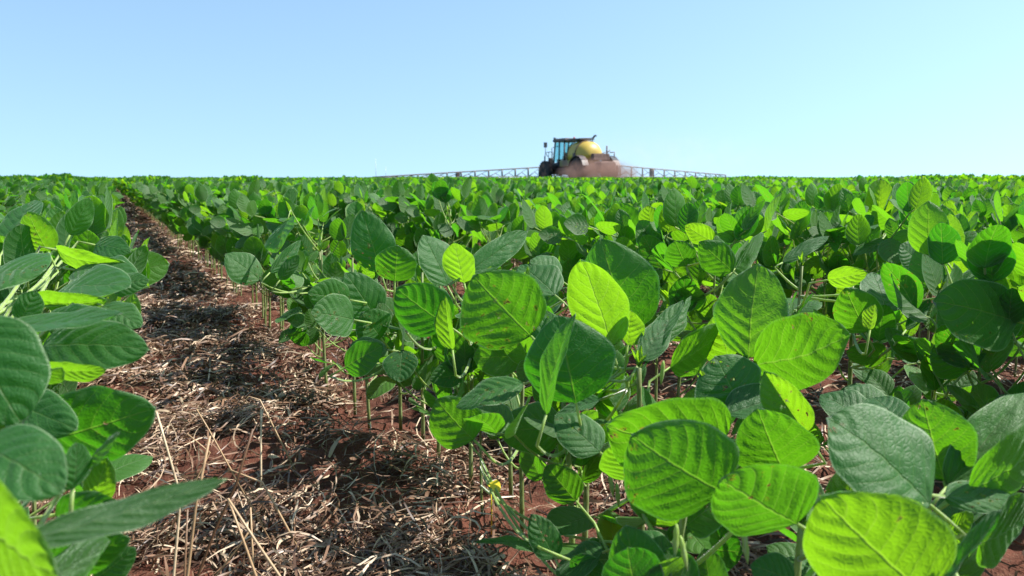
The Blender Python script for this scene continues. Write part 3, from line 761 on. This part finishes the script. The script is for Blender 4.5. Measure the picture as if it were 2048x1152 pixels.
# ------------------------------------------------------------------ standing and broken straw stalks in the furrow
SK = [  # pixels from foot to tip, depth, radius, tint, label
 ([(372, 1180), (392, 1010), (420, 872)], .86, .0021, .45, 'tan upright stubble stalk at the furrow bottom, crossing behind the pale leaf blade'),
 ([(385, 1180), (430, 1060), (472, 969), (506, 858)], .88, .0021, .08, 'tall dark brown stubble stalk leaning right in the furrow'),
 ([(575, 1175), (510, 1080), (456, 997)], .84, .0020, .75, 'pale stalk leaning left, outer one of the forked pair at the furrow bottom'),
 ([(520, 1175), (490, 1090), (457, 1000)], .85, .0019, .65, 'pale stalk leaning left, inner one of the forked pair at the furrow bottom'),
 ([(345, 1180), (359, 1022), (358, 980), (335, 900), (313, 824)], .90, .0019, .9, 'long bleached stalk kinked left near the overhanging leaves'),
 ([(368, 1180), (375, 1019)], .82, .0016, .15, 'short dark stalk ending under the pale leaf blade'),
 ([(395, 1180), (425, 990), (431, 958), (445, 883)], .98, .0020, .55, 'light brown stubble stalk just right of the tan upright one'),
 ([(440, 900), (415, 855), (393, 818)], 1.05, .0014, .5, 'thin broken stalk tilting left above the upright stubble'),
 ([(522, 945), (522, 818)], 1.22, .0022, 1.0, 'white bleached upright stalk in the middle of the furrow'),
 ([(507, 1140), (501, 1015)], .95, .0017, .6, 'short straight stalk between the forked pair and the shaded straw'),
 ([(555, 1020), (525, 965), (455, 938)], 1.05, .0019, .7, 'arched straw stalk bowing over the dark straw hollow'),
 ([(445, 1135), (480, 1090), (500, 1060)], .93, .0015, .4, 'small side stalk slanting right near the furrow bottom'),
 ([(535, 830), (520, 800), (498, 793), (480, 815)], 1.35, .0018, .75, 'small hooked straw loop standing above the furrow litter'),
 ([(392, 960), (420, 905), (375, 868)], 1.02, .0013, .6, 'thin bent straw folded into an upside-down V'),
]
for pl, d, r, tn, lb in SK:
    P = [np.array(at(x, y, d + .0 * i)) for i, (x, y) in enumerate(pl)]
    f = P[0].copy(); dz = P[0] - P[1]; g0 = float(gz(f[0], f[1]))
    if f[2] > g0: f = P[0] + dz * min(6, (f[2] - g0 + .004) / max(1e-3, -dz[2])) if dz[2] < -.01 else np.array([f[0], f[1], g0])
    P = [f] + P; 
    mb = MB(); tube(mb, P, np.linspace(r * .85, r * .6, len(P)), 8, 0, tn, True)
    o = mb.obj('straw_stalk', M_STALK, None, f); o.location = f; tag(o, lb, 'straw stalk', 'standing and broken straw stalks in the furrow')

# fallen yellow leaf and green seedling leaf beside the stems
mb = MB(); p = at(980, 966, 1.12); q = at(1000, 984, 1.10)
M_YEL = simple('yellow_leaf', (.80, .60, .03), .6, vary=.15, scale=60)
leaf(mb, p, q, .017, plane_normal(p, q, 'f')[0], 5, 10, bend=.15, fold=.3, rnd=.5)
yp = ground(1000, 1000); 
tube(mb, [p, (np.array(p) + np.array([.004, .004, -.03])), np.array([p.x + .004, p.y + .004, 0])], [.0009, .001, .001], 6, 0)
o = mb.obj('yellow_leaf', M_YEL, None, np.array((p.x, p.y, 0))); o.location = (p.x, p.y, 0)
tag(o, 'small fallen bright yellow leaf caught beside the thin stems over red soil', 'fallen leaf')

# ------------------------------------------------------------------ self-propelled sprayer
SD = 66.0
sp = at(1150, 355, SD); HEAD = math.atan2(sp.x, sp.y) * 0  # drives along the rows, +Y
SX, SY = sp.x, sp.y
root = empty('crop_sprayer', (SX, SY, 0), HEAD)
tag(root, 'yellow-tanked self-propelled crop sprayer with glass cab raising dust at the horizon', 'sprayer')
M_YT = simple('yellow_tank', (.55, .40, .04), .45, vary=.10, scale=1.5, dirt=(.46, .32, .06))
M_DK = simple('dark_frame', (.035, .045, .055), .5, vary=.3, scale=3, dirt=(.10, .06, .05))
M_BODY = simple('olive_body', (.30, .25, .07), .5, vary=.2, scale=2, dirt=(.20, .12, .07))
M_BOOM = simple('boom_steel', (.12, .11, .11), .5, vary=.2, scale=1)
M_TYRE = simple('tyre_rubber', (.03, .028, .028), .85, vary=.3, scale=4, dirt=(.20, .10, .07))
M_RIM = simple('rim_paint', (.45, .36, .10), .5, vary=.2, scale=3, dirt=(.20, .10, .07))
M_RED = simple('red_lamp', (.5, .05, .02), .4); M_WH = simple('white_plastic', (.75, .75, .72), .5, vary=.1)
kg = N('cab_glass'); pg = kg.n('BsdfGlass'); pg.inputs['Color'].default_value = (.45, .82, .85, 1); pg.inputs['IOR'].default_value = 1.02; pg.inputs['Roughness'].default_value = 0
kt = kg.n('BsdfTransparent'); kt.inputs[0].default_value = (.50, .80, .82, 1); kgl = kg.n('BsdfGlossy'); kgl.inputs['Roughness'].default_value = .05
mg = kg.n('MixShader', i_0=.12); kg.t.links.new(kt.outputs[0], mg.inputs[1]); kg.t.links.new(kgl.outputs[0], mg.inputs[2]); kg.t.links.new(mg.outputs[0], kg.out.inputs[0])
kg.t.nodes.remove(pg); M_GL = kg.m
def pt(name, mat, fn, parent=root):
    mb = MB(); fn(mb); return mb.obj(name, mat, parent)
# chassis
def f(mb):
    box(mb, (0, -.3, 1.35), (1.3, 6.4, .35), bev=.05); box(mb, (0, .3, .98), (1.7, 3.4, .55), bev=.15); box(mb, (0, 3.0, 1.15), (2.4, .4, .35), bev=.05); box(mb, (0, -3.0, 1.15), (2.6, .35, .3), bev=.05)
    for x in (-1.35, 1.35):
        for y in (2.4, -2.9): box(mb, (x * .8, y, 1.1), (.25, .35, .8), bev=.04)
pt('chassis', M_DK, f)
def wheel(x, y, rad, wd):
    wo = empty('wheel', (0, 0, 0)); wo.parent = root; wo.location = (x, y, rad)
    mb = MB(); lathe(mb, (0, 0, 0), (1, 0, 0), [(-wd / 2, rad * .62), (-wd / 2, rad * .9), (-wd * .38, rad * .99), (wd * .38, rad * .99), (wd / 2, rad * .9), (wd / 2, rad * .62)], 40)
    for k in range(24):
        a = k * 2 * math.pi / 24
        for s in (-1, 1): box(mb, (s * wd * .22, math.cos(a + s * .06) * rad, math.sin(a + s * .06) * rad), (wd * .5, .06, .07), (a - math.pi / 2, 0, 0))
    mb.obj('tyre', M_TYRE, wo)
    mb = MB(); lathe(mb, (0, 0, 0), (1, 0, 0), [(-wd * .45, rad * .60), (-wd * .2, rad * .56), (-wd * .15, .15), (wd * .15, .15), (wd * .2, rad * .56), (wd * .45, rad * .60)], 28)
    mb.obj('rim', M_RIM, wo)
for x in (-1.45, 1.45): wheel(x, 2.4, .92, .42); wheel(x, -2.9, 1.02, .5)
# tank: a big rounded body
def f(mb):
    pr = [(-1.62, .25), (-1.55, .55), (-1.35, .88), (-1.0, 1.08), (-.4, 1.15), (.4, 1.15), (.9, 1.05), (1.25, .82), (1.45, .5), (1.5, .2)]
    lathe(mb, (0, -1.3, 2.25), (0, 1, 0), pr, 40)
    v = mb.v[0]; v[:, 2] = 2.25 + (v[:, 2] - 2.25) * np.where(v[:, 2] > 2.25, .98, .75); v[:, 0] *= 1.02
tk = pt('tank', M_YT, f)
pt('tank_lid', M_DK, lambda mb: (lathe(mb, (0, -1.3, 3.34), (0, 0, 1), [(0, .3), (.1, .3), (.14, .22)], 20), box(mb, (0, -.9, 3.5), (1.3, 1.9, .07), bev=.02)), tk)
pt('tank_strap', M_DK, lambda mb: [tube(mb, [(1.20 * math.cos(a), y, 2.25 + (1.165 if math.sin(a) > 0 else .9) * math.sin(a)) for a in np.linspace(-.5, math.pi + .5, 24)], .035, 5) for y in (-1.9, -.7)], tk)
pt('sight_gauge', M_DK, lambda mb: box(mb, (-1.13, -1.75, 2.05), (.14, .42, .75), bev=.03), tk)
pt('white_pipe', M_WH, lambda mb: tube(mb, [(-1.25, -1.4, 1.75), (-1.35, -1.9, 1.35)], .06, 8), tk)
# cab
def f(mb):
    z0, z1 = 1.6, 3.42
    P = {(-1, -1): ((-.72, .55, z0), (-.68, .60, z1)), (1, -1): ((.72, .55, z0), (.68, .60, z1)), (-1, 1): ((-.62, 2.45, z0 + .1), (-.66, 2.15, z1)), (1, 1): ((.62, 2.45, z0 + .1), (.66, 2.15, z1))}
    for a, b in P.values(): tube(mb, [a, b], .065, 6)
    tube(mb, [(-.76, 1.35, z0), (-.72, 1.35, z1)], .06, 6); tube(mb, [(.76, 1.35, z0), (.72, 1.35, z1)], .06, 6)
    box(mb, (0, 1.45, 1.55), (1.5, 1.95, .28), bev=.05); box(mb, (0, .62, 1.95), (1.35, .1, .7), bev=.02)
    box(mb, (0, 1.2, 2.15), (.5, .2, .8), bev=.06); box(mb, (0, 1.45, 1.85), (.5, .5, .15), bev=.05)   # driver's seat
    tube(mb, [(0, 2.2, 1.7), (0, 1.95, 2.25)], .04, 6)
cb = pt('cab', M_DK, f)
def f(mb):
    for x in (-.71, .71):
        s = math.copysign(1, x)
        mb.add([(x, .62, 1.7), (x, 1.31, 1.7), (x * .97, 1.31, 3.38), (x * .95, .66, 3.38)], [(0, 1, 2, 3)], smooth=False)
        mb.add([(x, 1.39, 1.7), (x * .88, 2.40, 1.8), (x * .93, 2.12, 3.38), (x * .97, 1.39, 3.38)], [(0, 1, 2, 3)], smooth=False)
    mb.add([(-.6, 2.47, 1.8), (.6, 2.47, 1.8), (.64, 2.17, 3.38), (-.64, 2.17, 3.38)], [(0, 1, 2, 3)], smooth=False)
    mb.add([(-.66, .56, 2.32), (.66, .56, 2.32), (.64, .6, 3.38), (-.64, .6, 3.38)], [(0, 1, 2, 3)], smooth=False)
pt('window_glass', M_GL, f, cb)
pt('cab_roof', M_DK, lambda mb: (box(mb, (0, 1.4, 3.52), (1.62, 2.0, .22), bev=.10), box(mb, (0, 1.4, 3.66), (1.2, 1.5, .10), bev=.05)), cb)
for x in (-.62, .62): pt('work_light', M_DK, lambda mb: (box(mb, (x, 2.3, 3.72), (.22, .14, .18), bev=.03), tube(mb, [(x, 2.25, 3.5), (x, 2.3, 3.7)], .03, 6)), cb)
pt('warning_light', M_RED, lambda mb: lathe(mb, (.3, .7, 3.66), (0, 0, 1), [(0, .07), (.12, .07), (.17, .03)], 12), cb)
# walkway frame that runs from the roof back over the tank
pt('roof_rack', M_DK, lambda mb: (tube(mb, [(-.6, .4, 3.56), (-.6, -1.8, 3.56)], .04, 6), tube(mb, [(.6, .4, 3.62), (.6, -1.8, 3.62)], .05, 6),
    [tube(mb, [(-.6, y, 3.57), (.6, y, 3.62)], .035, 6) for y in (-.4, -1.1, -1.75)], tube(mb, [(.6, -1.7, 3.6), (.62, -1.95, 3.80), (.62, -2.15, 3.80)], .08, 6),
    [tube(mb, [(x, y, 3.2), (x, y, 3.6)], .03, 5) for x in (-.6, .6) for y in (-.4, -1.7)]))
pt('hood', M_BODY, lambda mb: (box(mb, (0, .15, 1.9), (1.3, .8, .75), bev=.12), box(mb, (-.95, -.2, 1.62), (.4, 1.6, .5), bev=.08), box(mb, (.95, -.2, 1.62), (.4, 1.6, .5), bev=.08)))
pt('front_frame', M_DK, lambda mb: (box(mb, (0, 3.35, 1.25), (1.8, .25, 1.0), bev=.05), box(mb, (-.5, 3.2, 1.9), (.35, .35, .5), bev=.06), box(mb, (.4, 3.1, 1.8), (.5, .5, .5), bev=.06), tube(mb, [(-.9, 3.5, .9), (-.9, 3.5, 2.3)], .06, 6), tube(mb, [(.9, 3.5, .9), (.9, 3.5, 2.2)], .06, 6)))
pt('mirror', M_DK, lambda mb: (tube(mb, [(-1.0, 2.75, 2.2), (-1.15, 2.95, 2.6), (-1.15, 2.95, 3.15)], .028, 6), box(mb, (-1.15, 2.95, 3.22), (.32, .08, .42), bev=.03)))
pt('mirror', M_DK, lambda mb: (tube(mb, [(1.0, 2.4, 2.2), (1.1, 2.5, 2.9)], .022, 6), box(mb, (1.1, 2.5, 3.0), (.28, .08, .38), bev=.03)))
def rail(mb, pts, posts):
    tube(mb, pts, .028, 6)
    for a, b in posts: tube(mb, [a, b], .024, 6)
pt('handrail', M_DK, lambda mb: (rail(mb, [(-1.2, 2.9, 1.5), (-1.2, 2.9, 2.5), (-1.2, 2.6, 2.6), (-1.2, 1.7, 2.6), (-1.2, 1.6, 2.5), (-1.2, 1.6, 1.5)], [((-1.2, 2.3, 1.5), (-1.2, 2.3, 2.6))]),
    tube(mb, [(-1.1, 2.0, 1.6), (-1.1, 1.95, 2.9), (-.95, 1.7, 3.05), (-.8, 1.4, 3.05)], .028, 6)))
pt('platform', M_DK, lambda mb: box(mb, (-1.05, 2.2, 1.5), (.5, 1.6, .07), bev=.02))
def f(mb):
    for x in (-1.45, -1.05): tube(mb, [(x, 3.1, .45), (x, 2.95, 1.5)], .03, 6)
    for k in range(4): tube(mb, [(-1.45, 3.08 - .04 * k, .55 + .27 * k), (-1.05, 3.08 - .04 * k, .55 + .27 * k)], .025, 6)
pt('ladder', M_DK, f)
pt('mudguard', M_DK, lambda mb: [box(mb, (x, -2.9 + 1.15 * math.cos(a), 1.02 + 1.15 * math.sin(a)), (.55, .48, .05), (a - math.pi / 2, 0, 0)) for x in (-1.45, 1.45) for a in np.linspace(.5, 2.6, 6)])
def f(mb):   # rear rinse frame and hose mast
    box(mb, (.3, -4.0, 1.3), (1.8, .8, .9), bev=.25); box(mb, (.2, -3.45, 2.1), (1.6, .4, .5), bev=.1)
    tube(mb, [(.7, -3.6, 2.1), (.7, -3.6, 2.95)], .06, 6); tube(mb, [(.7, -3.6, 2.4), (1.0, -3.6, 2.62)], .04, 6); tube(mb, [(.1, -3.6, 2.3), (.7, -3.6, 2.5)], .03, 6)
    tube(mb, [(1.2, -3.9, 2.05), (1.2, -3.9, 2.45), (1.2, -3.3, 2.45)], .04, 6)
pt('rear_frame', simple('dusty_frame', (.16, .10, .08), .8), f)
# the two folding boom wings, carried ahead of the cab
def boom(side, y0, L, hz0, hz1, zb0, zb1, sweep):
    def P(t, z, dy=0): return (side * (1.0 + t * L), y0 + sweep * t + dy, z)
    ztop = lambda t: hz0 + (hz1 - hz0) * t ** 1.0
    zbot = lambda t: zb0 + (zb1 - zb0) * t
    def f(mb):
        tube(mb, [P(t, ztop(t)) for t in np.linspace(0, 1, 12)], .06, 6)
        for dy in (-.2, .2): tube(mb, [P(t, zbot(t), dy) for t in np.linspace(0, 1, 12)], .035, 6)
        nb = int(L / 1.18)
        for k in range(nb + 1):
            t = k / nb
            tube(mb, [P(t, zbot(t)), P(t, ztop(t))], .07, 6)
            if k < nb:
                t2 = (k + 1) / nb; tm = (t + t2) / 2
                tube(mb, [P(t, zbot(t), .2), P(tm, (ztop(tm) + zbot(tm)) / 2)], .026, 4); tube(mb, [P(tm, (ztop(tm) + zbot(tm)) / 2), P(t2, zbot(t2), -.2)], .026, 4)
                tube(mb, [P(t, ztop(t)), P(t2, zbot(t2))], .022, 4)
    b = pt('boom_wing', M_BOOM, f)
    pt('boom_hinge', M_DK, lambda mb: [box(mb, (side * (1.0 + t * L), y0 + sweep * t, (ztop(t) + zbot(t)) / 2), (.3, .3, (ztop(t) - zbot(t)) * .9), bev=.04) for t in (.0, .52)], b)
    pt('spray_line', M_WH, lambda mb: (tube(mb, [P(t, zbot(t) - .07) for t in np.linspace(0, 1, 12)], .022, 5), [tube(mb, [P(t, zbot(t) - .07), P(t, zbot(t) - .2)], .02, 5) for t in np.linspace(0, 1, int(L / .5))]), b)
boom(-1, 4.0, 15.0, 1.38, .52, .60, .48, -.3)
boom(1, 4.0, 18.5, 1.95, .74, .62, .50, 0)
pt('boom_centre', M_BOOM, lambda mb: (box(mb, (0, 4.0, 1.45), (2.0, .12, .1)), box(mb, (0, 4.0, .65), (2.0, .12, .1)), [box(mb, (x, 4.0, 1.05), (.1, .1, .75)) for x in (-.9, -.3, .3, .9)], tube(mb, [(-.5, 3.5, 1.3), (-.5, 4.0, 1.3)], .06), tube(mb, [(.5, 3.5, 1.3), (.5, 4.0, 1.3)], .06)))

# two thin far masts left of the sprayer
for (px, top, dist, lb) in ((752, 318, 900, 'taller of two very faint thin masts on the horizon left of the sprayer'), (772, 334, 900, 'shorter of two very faint thin masts on the horizon left of the sprayer')):
    b = at(px, 355, dist); h = EYE + (355 - top) / F * dist
    mb = MB(); tube(mb, [(0, 0, -1), (0, 0, h)], [.22, .14], 6); [tube(mb, [(-.6, 0, h * k), (.6, 0, h * k)], .07, 5) for k in (.8, .95)]
    o = mb.obj('radio_mast', simple('mast_steel', (.55, .62, .68), .6)); o.location = (b.x, b.y, 0); tag(o, lb, 'mast')

# ------------------------------------------------------------------ dust thrown up behind the sprayer
def dust(name, c, r, dens, seed, colr, label, stretch=1.0, rz=0.0):
    bpy_me = MB(); seg = 24
    prof = [(-math.cos(a), max(.01, math.sin(a))) for a in np.linspace(.05, math.pi - .05, 14)]
    lathe(bpy_me, (0, 0, 0), (0, 0, 1), prof, seg)
    k = N(name + '_vol'); tc = k.n('TexCoord').outputs['Object']
    ln = k.n('VectorMath', operation='LENGTH'); k.set(ln.inputs[0], tc)
    fall = k.math('SUBTRACT', 1.0, k.step(ln.outputs['Value'], .15, 1.0))
    mp = k.n('Mapping', i_0=tc); mp.inputs['Location'].default_value = (seed, seed * 2, 0); mp.inputs['Scale'].default_value = (r[0] / 1.1, r[1] / 1.1, r[2] / 1.1)
    nz = k.step(k.noise(mp.outputs[0], 1.0, 3, .6), .36, .68)
    dn = k.math('MULTIPLY', k.math('MULTIPLY', fall, k.math('MULTIPLY_ADD', nz, .8, .2)), dens)
    v = k.n('VolumePrincipled'); v.inputs['Color'].default_value = (*colr, 1); k.set(v.inputs['Density'], dn); v.inputs['Anisotropy'].default_value = .2
    k.t.links.new(v.outputs[0], k.out.inputs['Volume'])
    o = bpy_me.obj(name, k.m); o.location = c; o.scale = r; o.rotation_euler[2] = rz
    tag(o, label, 'dust', kind='stuff')
c1 = at(1200, 340, 61.5); c2 = at(1330, 325, 66)
dust('dust_cloud', (c1.x, c1.y, .70), (3.7, 2.2, 1.5), 2.2, 3, (.46, .30, .25), 'thick reddish dust boiling around the rear wheels of the sprayer', rz=-YAW)
dust('dust_plume', (c2.x, c2.y, 1.9), (12, 4, 3.2), .05, 9, (.92, .76, .74), 'thin pinkish dust plume drifting right of the sprayer', rz=-YAW)
